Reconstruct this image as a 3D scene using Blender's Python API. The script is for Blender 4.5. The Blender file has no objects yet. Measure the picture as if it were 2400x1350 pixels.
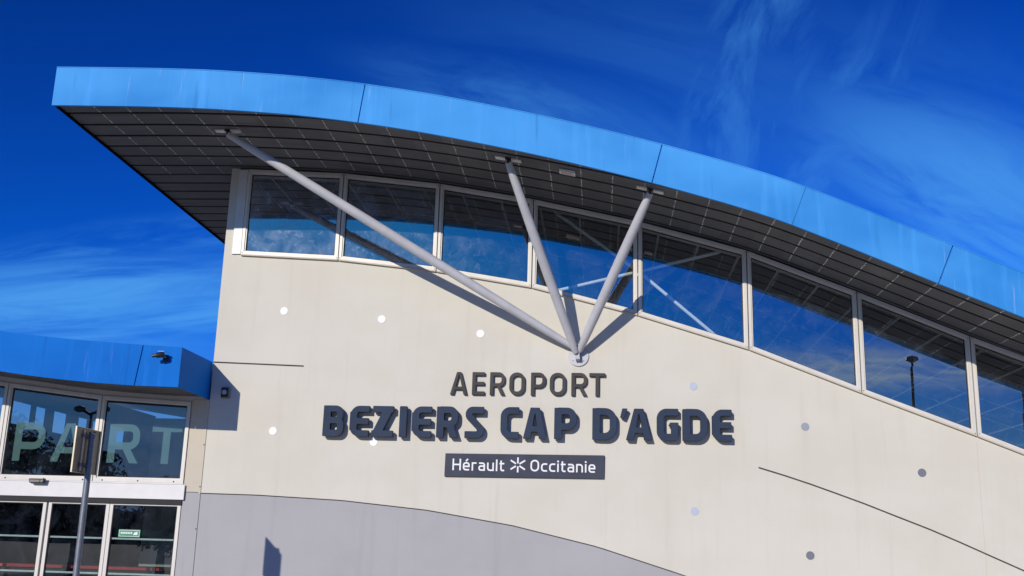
import bpy, bmesh, math, random
import numpy as np
from mathutils import Vector, Matrix
random.seed(7)
SC = bpy.context.scene
COL = SC.collection

# ------------------------------------------------------------------ camera
cam_d = bpy.data.cameras.new('camera')
cam_o = bpy.data.objects.new('camera', cam_d)
COL.objects.link(cam_o)
Rv = Vector((0.9962, 0.0819, 0.0279)); Uv = Vector((-0.0074, -0.2408, 0.9705)); Fv = Vector((-0.0862, 0.9671, 0.2393))
Fv.normalize(); Rv = (Rv - Fv * Rv.dot(Fv)).normalized(); Uv = Rv.cross(Fv)
M = Matrix((Rv, Uv, -Fv)).transposed().to_4x4()
M.translation = Vector((0, -16.0, 1.6))
cam_o.matrix_world = M
cam_d.sensor_width = 36.0
cam_d.lens = 2472.975 / 2400 * 36.0
cam_d.clip_start = 0.1
cam_d.clip_end = 3000
SC.camera = cam_o

# ------------------------------------------------------------------ light
SUN = Vector((-0.497, -1.244, 0.487)).normalized()
EL = math.asin(SUN.z); ROT = math.atan2(SUN.x, SUN.y)
sd = bpy.data.lights.new('sun', 'SUN'); sd.energy = 3.5; sd.angle = math.radians(0.5); sd.color = (1.0, 0.93, 0.83)
so = bpy.data.objects.new('sun', sd); COL.objects.link(so)
so.rotation_euler = SUN.to_track_quat('Z', 'Y').to_euler(); so.location = (-20, -50, 25)
SC.view_settings.view_transform = 'Standard'
SC.view_settings.look = 'None'
SC.view_settings.exposure = 0.0
SC.view_settings.gamma = 1.0
SC.render.engine = 'CYCLES'
SC.cycles.max_bounces = 8
SC.cycles.transparent_max_bounces = 16

W = bpy.data.worlds.new('World'); SC.world = W; W.use_nodes = True
wn = W.node_tree; N = wn.nodes; L = wn.links
for n in list(N): N.remove(n)

def nd(nt, t, **kw):
    n = nt.nodes.new(t)
    for k, v in kw.items(): setattr(n, k, v)
    return n

def setin(n, i, v): n.inputs[i].default_value = v

def mathn(nt, op, a, b=None, c=None, clamp=False):
    n = nd(nt, 'ShaderNodeMath', operation=op, use_clamp=clamp)
    for i, x in enumerate((a, b, c)):
        if x is None: continue
        if isinstance(x, (int, float)): n.inputs[i].default_value = x
        else: nt.links.new(x, n.inputs[i])
    return n.outputs[0]

def mixc(nt, f, a, b, bt='MIX'):
    n = nd(nt, 'ShaderNodeMix', data_type='RGBA', blend_type=bt)
    n.clamp_factor = True
    for i, x in ((0, f), (6, a), (7, b)):
        if isinstance(x, (int, float)): n.inputs[i].default_value = x
        elif isinstance(x, (tuple, list)): n.inputs[i].default_value = (*x[:3], 1)
        else: nt.links.new(x, n.inputs[i])
    return n.outputs[2]

def ramp(nt, x, a, b, v0=0.0, v1=1.0):
    n = nd(nt, 'ShaderNodeMapRange', interpolation_type='SMOOTHSTEP')
    nt.links.new(x, n.inputs[0])
    n.inputs[1].default_value = a; n.inputs[2].default_value = b
    n.inputs[3].default_value = v0; n.inputs[4].default_value = v1
    return n.outputs[0]

sky = nd(wn, 'ShaderNodeTexSky', sky_type='NISHITA', sun_disc=False, sun_elevation=EL, sun_rotation=ROT)
sky.air_density = 1.0; sky.dust_density = 0.25; sky.ozone_density = 3.5
# a deeper, more saturated blue than the bare sky model
scl = mixc(wn, 1.0, sky.outputs[0], (0.027, 0.0594, 0.1044), 'MULTIPLY')
gm = nd(wn, 'ShaderNodeGamma'); L.new(scl, gm.inputs[0]); gm.inputs[1].default_value = 1.7
vm = nd(wn, 'ShaderNodeVectorMath', operation='MULTIPLY'); L.new(gm.outputs[0], vm.inputs[0]); vm.inputs[1].default_value = (0.5 / .09, 1.75 / .09, 1.72 / .09)
vc = nd(wn, 'ShaderNodeVectorMath', operation='MINIMUM'); L.new(vm.outputs[0], vc.inputs[0]); vc.inputs[1].default_value = (2.9, 4.5, 12.0)
deep = vc.outputs[0]
tc = nd(wn, 'ShaderNodeTexCoord')
DIR = tc.outputs['Generated']

def dot(v):
    n = nd(wn, 'ShaderNodeVectorMath', operation='DOT_PRODUCT')
    L.new(DIR, n.inputs[0]); n.inputs[1].default_value = v
    return n.outputs['Value']

def cloud(center, axis, r0, r1, su, sv, thr, amount, seed, squash=None):
    """a patch of cloud about one direction of the sky, streaked along axis"""
    c = Vector(center).normalized(); a = Vector(axis); a = (a - c * a.dot(c)).normalized(); b = c.cross(a)
    u = dot(a); v = dot(b); w = dot(c)
    cb = nd(wn, 'ShaderNodeCombineXYZ')
    L.new(mathn(wn, 'MULTIPLY', u, su), cb.inputs[0]); L.new(mathn(wn, 'MULTIPLY', v, sv), cb.inputs[1]); cb.inputs[2].default_value = seed
    nz = nd(wn, 'ShaderNodeTexNoise'); L.new(cb.outputs[0], nz.inputs[0])
    setin(nz, 'Scale', 1.0); setin(nz, 'Detail', 8.0); setin(nz, 'Roughness', 0.62); setin(nz, 'Distortion', 0.7)
    # elliptical reach: r0 along the axis, r1 across it
    e = mathn(wn, 'SQRT', mathn(wn, 'ADD', mathn(wn, 'POWER', mathn(wn, 'DIVIDE', u, r0), 2.0), mathn(wn, 'POWER', mathn(wn, 'DIVIDE', v, r1), 2.0)))
    m = ramp(wn, e, 0.25, 1.15, 1.0, 0.0)
    front = mathn(wn, 'GREATER_THAN', w, 0.0)
    f = ramp(wn, nz.outputs[0], thr, thr + 0.42)
    return mathn(wn, 'MULTIPLY', mathn(wn, 'MULTIPLY', mathn(wn, 'MULTIPLY', f, m), front), amount)

cl = cloud((0.132, 0.90, 0.414), (-0.285, 0.434, -0.855), 0.22, 0.075, 6, 17, 0.28, 0.34, 1.3)
for args in (((0.2057, 0.9094, 0.3616), (-0.418, 0.415, -0.808), 0.17, 0.055, 6, 18, 0.28, 0.34, 4.1),
             ((-0.4407, 0.8759, 0.1965), (0.8944, 0.40, 0.15), 0.30, 0.055, 5, 34, 0.24, 0.80, 2.2),
             ((-0.4185, 0.8745, 0.2452), (0.8972, 0.35, 0.2644), 0.20, 0.035, 9, 44, 0.36, 0.40, 7.7),
             ((-0.04, 0.907, 0.38), (0.93, 0.04, -0.30), 0.22, 0.05, 6, 20, 0.30, 0.30, 3.4),
             ((0.37, 0.885, 0.275), (0.838, -0.11, -0.53), 0.27, 0.085, 6, 24, 0.20, 0.62, 5.9),
             ((0.22, 0.90, 0.34), (0.9, -0.1, -0.4), 0.45, 0.16, 3, 9, 0.20, 0.16, 8.9)):
    cl = mathn(wn, 'MAXIMUM', cl, cloud(*args))
sepd = nd(wn, 'ShaderNodeSeparateXYZ'); L.new(DIR, sepd.inputs[0])
hz = mathn(wn, 'MULTIPLY', ramp(wn, sepd.outputs[2], 0.0, 0.20, 1.0, 0.0), 0.75)      # pale haze low over the horizon
final = mixc(wn, cl, mixc(wn, hz, deep, (2.6, 4.2, 6.4)), (0.95, 4.2, 9.9))
cw_ = mathn(wn, 'MAXIMUM', cloud((0.25, -0.953, 0.166), (1, 0.25, -0.05), 0.17, 0.026, 15, 60, 0.24, 1.0, 6.3), cloud((-0.45, -0.89, 0.10), (1, -0.4, 0.0), 0.5, 0.09, 5, 30, 0.36, 0.6, 9.3))
final = mixc(wn, cw_, final, (5.6, 7.6, 11.0))
bg = nd(wn, 'ShaderNodeBackground'); L.new(final, bg.inputs[0]); bg.inputs[1].default_value = 0.09
wo = nd(wn, 'ShaderNodeOutputWorld'); L.new(bg.outputs[0], wo.inputs[0])

# ------------------------------------------------------------------ materials
def mat_base(name):
    m = bpy.data.materials.new(name); m.use_nodes = True
    nt = m.node_tree
    for n in list(nt.nodes): nt.nodes.remove(n)
    out = nd(nt, 'ShaderNodeOutputMaterial')
    return m, nt, out

def coords(nt, scale, loc=(0, 0, 0)):
    t = nd(nt, 'ShaderNodeNewGeometry')
    mp = nd(nt, 'ShaderNodeMapping')
    nt.links.new(t.outputs['Position'], mp.inputs[0])
    mp.inputs['Scale'].default_value = scale; mp.inputs['Location'].default_value = loc
    return mp.outputs[0]

def noise(nt, vec, scale=1.0, detail=4.0, rough=0.55, dist=0.0):
    n = nd(nt, 'ShaderNodeTexNoise'); nt.links.new(vec, n.inputs[0])
    setin(n, 'Scale', scale); setin(n, 'Detail', detail); setin(n, 'Roughness', rough); setin(n, 'Distortion', dist)
    return n.outputs[0]

def simple(name, color, rough=0.5, metal=0.0, var=0.08, scale=3.0, stretch=(1, 1, 1), bump=0.0, bscale=60.0, spec=0.5):
    m, nt, out = mat_base(name)
    p = nd(nt, 'ShaderNodeBsdfPrincipled')
    v = coords(nt, stretch)
    nz = noise(nt, v, scale, 5)
    a = tuple(c * (1 - var) for c in color); b = tuple(min(1, c * (1 + var)) for c in color)
    nt.links.new(mixc(nt, ramp(nt, nz, 0.3, 0.7), a, b), p.inputs['Base Color'])
    setin(p, 'Roughness', rough); setin(p, 'Metallic', metal); setin(p, 'Specular IOR Level', spec)
    if bump:
        bn = nd(nt, 'ShaderNodeBump'); setin(bn, 'Strength', bump); setin(bn, 'Distance', 0.01)
        nt.links.new(noise(nt, coords(nt, (1, 1, 1)), bscale, 6, 0.6), bn.inputs['Height'])
        nt.links.new(bn.outputs[0], p.inputs['Normal'])
    nt.links.new(p.outputs[0], out.inputs[0])
    return m

def render_mat(name, color, dirt):
    """painted render: fine grain, faint cloudy stains, rain streaks"""
    m, nt, out = mat_base(name)
    p = nd(nt, 'ShaderNodeBsdfPrincipled'); setin(p, 'Roughness', 0.85); setin(p, 'Specular IOR Level', 0.2)
    big = noise(nt, coords(nt, (0.7, 1, 0.9)), 1.0, 5, 0.6)
    st = noise(nt, coords(nt, (5.5, 1, 0.35), (3, 0, 1)), 1.0, 5, 0.6)
    fine = noise(nt, coords(nt, (1, 1, 1)), 45, 4, 0.7)
    c = mixc(nt, ramp(nt, big, 0.35, 0.7), color, dirt)
    c = mixc(nt, mathn(nt, 'MULTIPLY', ramp(nt, st, 0.52, 0.78), 0.55), c, tuple(x * 0.90 for x in dirt))
    c = mixc(nt, mathn(nt, 'MULTIPLY', ramp(nt, fine, 0.3, 0.8), 0.10), c, tuple(x * 0.80 for x in color))
    nt.links.new(c, p.inputs['Base Color'])
    bn = nd(nt, 'ShaderNodeBump'); setin(bn, 'Strength', 0.25); setin(bn, 'Distance', 0.004)
    nt.links.new(noise(nt, coords(nt, (1, 1, 1)), 90, 5, 0.7), bn.inputs['Height']); nt.links.new(bn.outputs[0], p.inputs['Normal'])
    nt.links.new(p.outputs[0], out.inputs[0])
    return m

def blue_metal(name, base, light, runs=0.38):
    """sun-bleached blue sheet metal with chalky runs falling from the top edge"""
    m, nt, out = mat_base(name)
    p = nd(nt, 'ShaderNodeBsdfPrincipled'); setin(p, 'Roughness', 0.68); setin(p, 'Specular IOR Level', 0.10)
    big = noise(nt, coords(nt, (0.55, 0.3, 0.8)), 1.0, 3, 0.5)
    st = noise(nt, coords(nt, (7.0, 1, 0.45)), 1.0, 4, 0.6)
    run = noise(nt, coords(nt, (22.0, 1, 1.1), (9, 0, 4)), 1.0, 3, 0.6)
    dk = noise(nt, coords(nt, (9.0, 1, 0.5), (31, 0, 7)), 1.0, 4, 0.6)
    spk = noise(nt, coords(nt, (1, 1, 0.55)), 17, 2, 0.5)
    c = mixc(nt, ramp(nt, big, 0.3, 0.7), base, light)
    c = mixc(nt, mathn(nt, 'MULTIPLY', ramp(nt, st, 0.5, 0.75), 0.35), c, tuple(min(1, x * 1.2 + 0.01) for x in light))
    c = mixc(nt, mathn(nt, 'MULTIPLY', ramp(nt, dk, 0.60, 0.74), 0.35), c, tuple(x * 0.62 for x in base))
    c = mixc(nt, mathn(nt, 'MULTIPLY', ramp(nt, run, 0.64, 0.80), runs), c, (0.42, 0.55, 0.78))
    c = mixc(nt, mathn(nt, 'MULTIPLY', ramp(nt, spk, 0.82, 0.88), 0.5), c, (0.55, 0.66, 0.85))
    nt.links.new(c, p.inputs['Base Color'])
    bn = nd(nt, 'ShaderNodeBump'); setin(bn, 'Strength', 0.18); setin(bn, 'Distance', 0.02)
    nt.links.new(noise(nt, coords(nt, (1.3, 1, 0.6)), 1.6, 2, 0.5), bn.inputs['Height']); nt.links.new(bn.outputs[0], p.inputs['Normal'])
    nt.links.new(p.outputs[0], out.inputs[0])
    return m

def glass_mat(name, refl, tint, dust, dust_left=0.0):
    """coated glazing: a thin sheet that lets light through, mirrors the sky and carries some dust"""
    m, nt, out = mat_base(name)
    tr = nd(nt, 'ShaderNodeBsdfTransparent'); tr.inputs[0].default_value = (*tint, 1)
    gl = nd(nt, 'ShaderNodeBsdfGlossy'); gl.inputs['Roughness'].default_value = 0.0; gl.inputs[0].default_value = (0.92, 0.97, 1.0, 1)
    lw = nd(nt, 'ShaderNodeLayerWeight'); lw.inputs[0].default_value = 0.35
    bn = nd(nt, 'ShaderNodeBump'); setin(bn, 'Strength', 0.02); setin(bn, 'Distance', 0.02)
    nt.links.new(noise(nt, coords(nt, (1, 1, 1)), 0.9, 1, 0.4), bn.inputs['Height']); nt.links.new(bn.outputs[0], gl.inputs['Normal'])
    f = mathn(nt, 'ADD', mathn(nt, 'MULTIPLY', lw.outputs['Fresnel'], 0.6), refl, clamp=True)
    mx = nd(nt, 'ShaderNodeMixShader'); nt.links.new(f, mx.inputs[0]); nt.links.new(tr.outputs[0], mx.inputs[1]); nt.links.new(gl.outputs[0], mx.inputs[2])
    df = nd(nt, 'ShaderNodeBsdfDiffuse'); df.inputs[0].default_value = (0.42, 0.53, 0.72, 1)
    n1 = noise(nt, coords(nt, (1.0, 1, 1.0)), 2.6, 6, 0.65, 0.6)
    n2 = noise(nt, coords(nt, (1.0, 1, 0.8)), 13, 4, 0.7, 1.2)
    d = mathn(nt, 'MULTIPLY', mathn(nt, 'ADD', mathn(nt, 'MULTIPLY', ramp(nt, n1, 0.35, 0.75), 0.6), mathn(nt, 'MULTIPLY', ramp(nt, n2, 0.52, 0.78), 0.8)), dust)
    if dust_left:
        sep = nd(nt, 'ShaderNodeSeparateXYZ'); nt.links.new(coords(nt, (1, 1, 1)), sep.inputs[0])
        g = ramp(nt, sep.outputs[0], -6.0, -0.6, 1.0, 0.0)
        d = mathn(nt, 'ADD', mathn(nt, 'MULTIPLY', d, mathn(nt, 'ADD', mathn(nt, 'MULTIPLY', g, dust_left), 0.25)), mathn(nt, 'MULTIPLY', g, 0.05))
    m2 = nd(nt, 'ShaderNodeMixShader'); nt.links.new(d, m2.inputs[0]); nt.links.new(mx.outputs[0], m2.inputs[1]); nt.links.new(df.outputs[0], m2.inputs[2])
    nt.links.new(m2.outputs[0], out.inputs[0])
    return m

def letter_film(name, color, alpha):
    m, nt, out = mat_base(name)
    tr = nd(nt, 'ShaderNodeBsdfTransparent')
    df = nd(nt, 'ShaderNodeBsdfDiffuse')
    nz = noise(nt, coords(nt, (1, 1, 1)), 4, 4)
    nt.links.new(mixc(nt, nz, tuple(c * 0.85 for c in color), color), df.inputs[0])
    mx = nd(nt, 'ShaderNodeMixShader'); mx.inputs[0].default_value = alpha
    nt.links.new(tr.outputs[0], mx.inputs[1]); nt.links.new(df.outputs[0], mx.inputs[2]); nt.links.new(mx.outputs[0], out.inputs[0])
    return m

def soffit_mat(name, color):
    m, nt, out = mat_base(name)
    p = nd(nt, 'ShaderNodeBsdfPrincipled'); setin(p, 'Roughness', 0.45); setin(p, 'Specular IOR Level', 0.35)
    a = noise(nt, coords(nt, (0.6, 34.0, 0.6)), 1.0, 4, 0.7)
    b = noise(nt, coords(nt, (1.6, 2.6, 1.6)), 1.0, 4, 0.6)
    c = mixc(nt, ramp(nt, a, 0.3, 0.7), tuple(x * 0.70 for x in color), tuple(x * 1.3 for x in color))
    c = mixc(nt, mathn(nt, 'MULTIPLY', ramp(nt, b, 0.4, 0.75), 0.5), c, (color[0] * 1.25, color[1] * 1.17, color[2] * 1.1))
    # each plank piece has its own tone
    sn = nd(nt, 'ShaderNodeVectorMath', operation='FLOOR'); nt.links.new(coords(nt, (2.20, 2.3256, 0.0), (0.1, 4.302, 0)), sn.inputs[0])
    wnz = nd(nt, 'ShaderNodeTexWhiteNoise'); nt.links.new(sn.outputs[0], wnz.inputs[0])
    c = mixc(nt, ramp(nt, wnz.outputs[0], 0.0, 1.0, 0.0, 0.42), c, tuple(x * 0.55 for x in color))
    nt.links.new(c, p.inputs['Base Color'])
    bn = nd(nt, 'ShaderNodeBump'); setin(bn, 'Strength', 0.35); setin(bn, 'Distance', 0.006)
    nt.links.new(noise(nt, coords(nt, (0.3, 48.0, 0.3)), 1.0, 2, 0.5), bn.inputs['Height']); nt.links.new(bn.outputs[0], p.inputs['Normal'])
    nt.links.new(p.outputs[0], out.inputs[0])
    return m

MT = {
 'cream': render_mat('cream_render', (0.665, 0.637, 0.548), (0.635, 0.595, 0.508)),
 'greyrender': render_mat('grey_render', (0.415, 0.41, 0.415), (0.385, 0.375, 0.38)),
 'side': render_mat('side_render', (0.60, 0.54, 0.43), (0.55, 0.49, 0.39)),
 'blue': blue_metal('blue_fascia_metal', (0.032, 0.240, 0.64), (0.072, 0.355, 0.80)),
 'bluedeep': blue_metal('blue_canopy_metal', (0.002, 0.125, 0.50), (0.004, 0.165, 0.60), 0.16),
 'soffit': soffit_mat('soffit_metal', (0.118, 0.118, 0.122)),
 'black': simple('black_gap', (0.006, 0.006, 0.007), 0.9, var=0.2, spec=0.1),
 'stitch': simple('pale_fixing_clip', (0.52, 0.51, 0.49), 0.6, var=0.45, scale=11),
 'alu': simple('cream_aluminium', (0.68, 0.645, 0.585), 0.4, var=0.05, scale=5, stretch=(1, 1, 0.2)),
 'white': simple('white_powder_coat', (0.70, 0.69, 0.67), 0.4, var=0.04, scale=4),
 'gasket': simple('black_gasket', (0.012, 0.012, 0.014), 0.7, var=0.1),
 'groove': simple('groove_shadow', (0.06, 0.055, 0.05), 0.9, var=0.3, scale=8),
 'tube': simple('painted_steel_tube', (0.52, 0.52, 0.545), 0.42, var=0.06, scale=5),
 'brace': simple('pale_green_brace', (0.78, 0.88, 0.86), 0.45, var=0.06, scale=6),
 'plate': simple('pale_bracket_plate', (0.76, 0.74, 0.68), 0.5, var=0.15, scale=12),
 'rust': simple('rust_stain', (0.30, 0.12, 0.04), 0.9, var=0.4, scale=60),
 'navy': simple('navy_letter_paint', (0.034, 0.050, 0.086), 0.65, spec=0.12, var=0.10, scale=2.5, bump=0.08, bscale=20),
 'navyside': simple('dark_letter_return', (0.012, 0.013, 0.018), 0.6, var=0.2),
 'taupe': simple('taupe_letter_paint', (0.068, 0.065, 0.062), 0.65, spec=0.12, var=0.10, scale=5),
 'slate': simple('slate_board', (0.058, 0.066, 0.090), 0.6, spec=0.12, var=0.12, scale=3),
 'slateside': simple('slate_board_edge', (0.02, 0.02, 0.024), 0.6),
 'lettering': simple('white_lettering', (0.80, 0.80, 0.80), 0.5, var=0.03),
 'glassup': glass_mat('clerestory_glass', 0.25, (0.94, 0.97, 0.96), 0.34, 1.6),
 'glassent': glass_mat('entrance_glass', 0.11, (0.60, 0.66, 0.66), 0.05),
 'film': letter_film('frosted_film', (0.28, 0.44, 0.42), 0.85),
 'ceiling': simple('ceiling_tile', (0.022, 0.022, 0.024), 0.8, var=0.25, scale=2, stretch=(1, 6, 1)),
 'ceilbar': simple('ceiling_tee_bar', (0.90, 0.90, 0.88), 0.5, var=0.04),
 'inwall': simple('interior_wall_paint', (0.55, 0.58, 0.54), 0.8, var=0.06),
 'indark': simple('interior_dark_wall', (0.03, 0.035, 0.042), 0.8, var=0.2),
 'floorin': simple('interior_floor_tile', (0.42, 0.41, 0.39), 0.35, var=0.15),
 'bouncepale': simple('pale_bounce_surface', (0.86, 0.85, 0.82), 0.35, var=0.08),  # kept very pale so slab and back wall throw sun onto the ceiling
 'roof': simple('roof_membrane', (0.25, 0.26, 0.28), 0.8, var=0.12),
 'galv': simple('galvanised_steel', (0.20, 0.22, 0.245), 0.45, 0.4, var=0.12, scale=14),
 'signback': simple('sign_back_metal', (0.20, 0.185, 0.155), 0.5, 0.3, var=0.12, scale=9),
 'signedge': simple('sign_edge_metal', (0.62, 0.55, 0.40), 0.45, 0.2, var=0.1),
 'darkplastic': simple('dark_plastic', (0.018, 0.018, 0.02), 0.35, var=0.15),
 'greyplastic': simple('grey_plastic', (0.20, 0.19, 0.17), 0.5, var=0.1),
 'lens': simple('pale_lens', (0.55, 0.56, 0.52), 0.2, var=0.15, scale=20),
 'copper': simple('copper_reflector', (0.92, 0.42, 0.12), 0.45, 0.0, var=0.15, scale=20),
 'green': simple('green_sticker', (0.02, 0.26, 0.12), 0.4, var=0.1),
 'red': simple('red_counter', (0.60, 0.02, 0.025), 0.4, var=0.1),
 'dotwhite': simple('white_disc', (0.90, 0.90, 0.90), 0.5, var=0.02),
 'dotpale': simple('pale_blue_disc', (0.46, 0.52, 0.60), 0.5, var=0.03),
 'dotgrey': simple('blue_grey_disc', (0.30, 0.33, 0.38), 0.5, var=0.03),
 'dotdark': simple('dark_grey_disc', (0.17, 0.18, 0.21), 0.5, var=0.03),
 'asphalt': simple('asphalt', (0.055, 0.054, 0.052), 0.9, var=0.25, scale=1.5, bump=0.3, bscale=120),
 'paving': simple('concrete_paving', (0.38, 0.37, 0.35), 0.85, var=0.12, scale=2.0, bump=0.2, bscale=80),
 'paint': simple('road_paint', (0.75, 0.75, 0.73), 0.7, var=0.08, scale=9),
 'leaf': simple('pine_foliage', (0.045, 0.075, 0.03), 0.7, var=0.45, scale=2.2),
 'bark': simple('pine_bark', (0.13, 0.085, 0.055), 0.9, var=0.35, scale=6, stretch=(3, 3, 0.6), bump=0.5, bscale=20),
 'hill': simple('wooded_hill', (0.035, 0.055, 0.04), 0.95, var=0.4, scale=0.08),
 'lampmetal': simple('lamp_post_paint', (0.05, 0.052, 0.055), 0.5, 0.2, var=0.1),
}

# ------------------------------------------------------------------ builders
def wloc(o):
    v = Vector((0, 0, 0))
    while o is not None:
        v += o.location; o = o.parent
    return v

def props(o, label=None, cat=None, group=None, kind=None):
    if label: o['label'] = label
    if cat: o['category'] = cat
    if group: o['group'] = group
    if kind: o['kind'] = kind
    return o

def thing(name, loc, label, cat, group=None):
    o = bpy.data.objects.new(name, None); COL.objects.link(o); o.location = loc
    o.empty_display_size = 0.2
    return props(o, label, cat, group)

class MB:
    def __init__(s): s.v = []; s.f = []; s.mi = []
    def face(s, pts, mi=0):
        b = len(s.v); s.v += [tuple(p) for p in pts]; s.f.append(tuple(range(b, b + len(pts)))); s.mi.append(mi)
    def hexa(s, p, mi=0):
        """p: 8 points, 0-3 one end loop, 4-7 the other"""
        b = len(s.v); s.v += [tuple(q) for q in p]
        for q in ((0, 3, 2, 1), (4, 5, 6, 7), (0, 1, 5, 4), (1, 2, 6, 5), (2, 3, 7, 6), (3, 0, 4, 7)):
            s.f.append(tuple(b + i for i in q)); s.mi.append(mi)
    def box(s, x0, x1, y0, y1, z0, z1, mi=0):
        s.hexa([(x0, y0, z0), (x1, y0, z0), (x1, y1, z0), (x0, y1, z0), (x0, y0, z1), (x1, y0, z1), (x1, y1, z1), (x0, y1, z1)], mi)
    def quadprism(s, q, y0, y1, mi=0):
        """q: 4 (x,z) points; extruded from y0 to y1"""
        s.hexa([(x, y0, z) for x, z in q] + [(x, y1, z) for x, z in q], mi)
    def tube(s, pts, rad, n=16, cap=True, mi=0):
        pts = [Vector(p) for p in pts]
        if not isinstance(rad, (list, tuple)): rad = [rad] * len(pts)
        b0 = len(s.v); up = None
        for i, p in enumerate(pts):
            t = (pts[min(i + 1, len(pts) - 1)] - pts[max(i - 1, 0)]).normalized()
            if up is None:
                up = Vector((0, 0, 1)) if abs(t.z) < 0.9 else Vector((1, 0, 0))
            a = (up - t * up.dot(t)).normalized(); c = t.cross(a); up = a
            for k in range(n):
                th = 2 * math.pi * k / n
                s.v.append(tuple(p + a * (rad[i] * math.cos(th)) + c * (rad[i] * math.sin(th))))
        for i in range(len(pts) - 1):
            for k in range(n):
                s.f.append((b0 + i * n + k, b0 + i * n + (k + 1) % n, b0 + (i + 1) * n + (k + 1) % n, b0 + (i + 1) * n + k)); s.mi.append(mi)
        if cap:
            s.f.append(tuple(b0 + k for k in range(n - 1, -1, -1))); s.mi.append(mi)
            e = b0 + (len(pts) - 1) * n
            s.f.append(tuple(e + k for k in range(n))); s.mi.append(mi)
    def disc(s, c, r, y0, y1, n=28, mi=0):
        x, z = c
        s.tube([(x, y0, z), (x, y1, z)], r, n, mi=mi)
    def build(s, name, mats, parent=None, smooth=False, bevel=0.0, loc=None):
        me = bpy.data.meshes.new(name)
        o = bpy.data.objects.new(name, me); COL.objects.link(o)
        if parent is not None:
            o.parent = parent; base = wloc(parent)
        else:
            base = Vector(loc) if loc else Vector((0, 0, 0)); o.location = base
        me.from_pydata([(x - base.x, y - base.y, z - base.z) for x, y, z in s.v], [], s.f)
        if not isinstance(mats, (list, tuple)): mats = [mats]
        for k in mats: me.materials.append(MT[k])
        for p, i in zip(me.polygons, s.mi): p.material_index = i
        bm = bmesh.new(); bm.from_mesh(me)
        bmesh.ops.remove_doubles(bm, verts=bm.verts, dist=0.00005)
        bmesh.ops.recalc_face_normals(bm, faces=bm.faces)
        bm.to_mesh(me); bm.free()
        if smooth:
            for p in me.polygons: p.use_smooth = True
            try: me.set_sharp_from_angle(angle=math.radians(40))
            except Exception: pass
        if bevel:
            md = o.modifiers.new('bevel', 'BEVEL'); md.width = bevel; md.segments = 2; md.limit_method = 'ANGLE'; md.angle_limit = math.radians(40)
        me.update()
        return o

# ------------------------------------------------------------------ roof profile and overhang
_HX = np.array([-12, -7.9, -6.1, -5.84, -4.26, -2.65, -1.11, .54, 2.22, 3.85, 5.454, 6.22, 7.1, 8.74, 10.5, 14, 18])
_HZ = np.array([7.55, 7.555, 7.55, 7.541, 7.478, 7.292, 7.024, 6.663, 6.201, 5.539, 4.862, 4.555, 4.22, 3.70, 3.30, 2.95, 2.9])
_gx = np.arange(-12, 18.001, .05); _gz = np.interp(_gx, _HX, _HZ)
_k = np.exp(-np.linspace(-2.4, 2.4, 49) ** 2 / 2 / .45 ** 2 * .25); _k /= _k.sum()
_gs = np.convolve(np.pad(_gz, 24, mode='edge'), _k, mode='valid')
def zf(x): return float(np.interp(x, _gx, _gs))
def dzf(x): return (zf(x + .05) - zf(x - .05)) / .1
def dF(x): return float(np.interp(x, [-7.8, -6.7, -5.5, -4.3, -3.46, -2.49, -1.53, -.69, .66, 1.68, 3.4, 4.5, 5.6, 14],
                                 [2.66, 2.61, 2.55, 2.44, 2.37, 2.275, 2.18, 2.11, 1.98, 1.91, 1.82, 1.75, 1.72, 1.6]))
def curve_x(a, b, step=.2):
    n = max(1, int(round((b - a) / step)))
    return [a + (b - a) * i / n for i in range(n + 1)]
XL, XR = -6.12, 14.0          # wall ends
XRL = -7.785                  # roof verge

# ------------------------------------------------------------------ the setting
g = MB(); g.face([(-900, -900, -0.12), (900, -900, -0.12), (900, 900, -0.12), (-900, 900, -0.12)])
props(g.build('ground', 'asphalt'), kind='structure')
pv = MB(); pv.box(-60, 60, -17.5, 60, -0.5, 0.0)  # pale paving carried forward to bounce light up to soffit and ceiling bars
props(pv.build('pavement', 'paving', bevel=0.02), kind='structure')
# ------------------------------------------------------------------ terminal building
TB = thing('terminal_building', (XL, 0, 0), 'cream airport terminal under a sweeping curved roof with blue fascia and a band of windows', 'building')
XM = [-5.79, -4.225, -2.635, -1.118, .533, 2.205, 3.84, 5.455, 7.1, 8.74]
ZS = [6.078, 6.000, 5.824, 5.574, 5.147, 4.632, 3.995, 3.387, 2.74, 2.20]
def sill(x): return float(np.interp(x, XM, ZS))
_CX = [-6.2, -5.25, -3.925, -2.615, -1.325, -.06, 1.177, 2.4, 3.6, 4.8, 5.6]
_CZ = [2.283, 2.276, 2.228, 2.116, 1.925, 1.652, 1.29, .87, .40, -.12, -.5]
def zc(x): return float(np.interp(x, _CX, _CZ)) if x < 5.6 else -.5
XC = 4.5    # where the two-tone curve meets the ground
xs = sorted(set([round(v, 4) for v in curve_x(XL, XR, .15)] + XM + [XC]))
def band(x0, x1, zb, zt, y0, y1, mb, mi=0):
    mb.hexa([(x0, y0, zb[0]), (x1, y0, zb[1]), (x1, y1, zb[1]), (x0, y1, zb[0]), (x0, y0, zt[0]), (x1, y0, zt[1]), (x1, y1, zt[1]), (x0, y1, zt[0])], mi)
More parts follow.
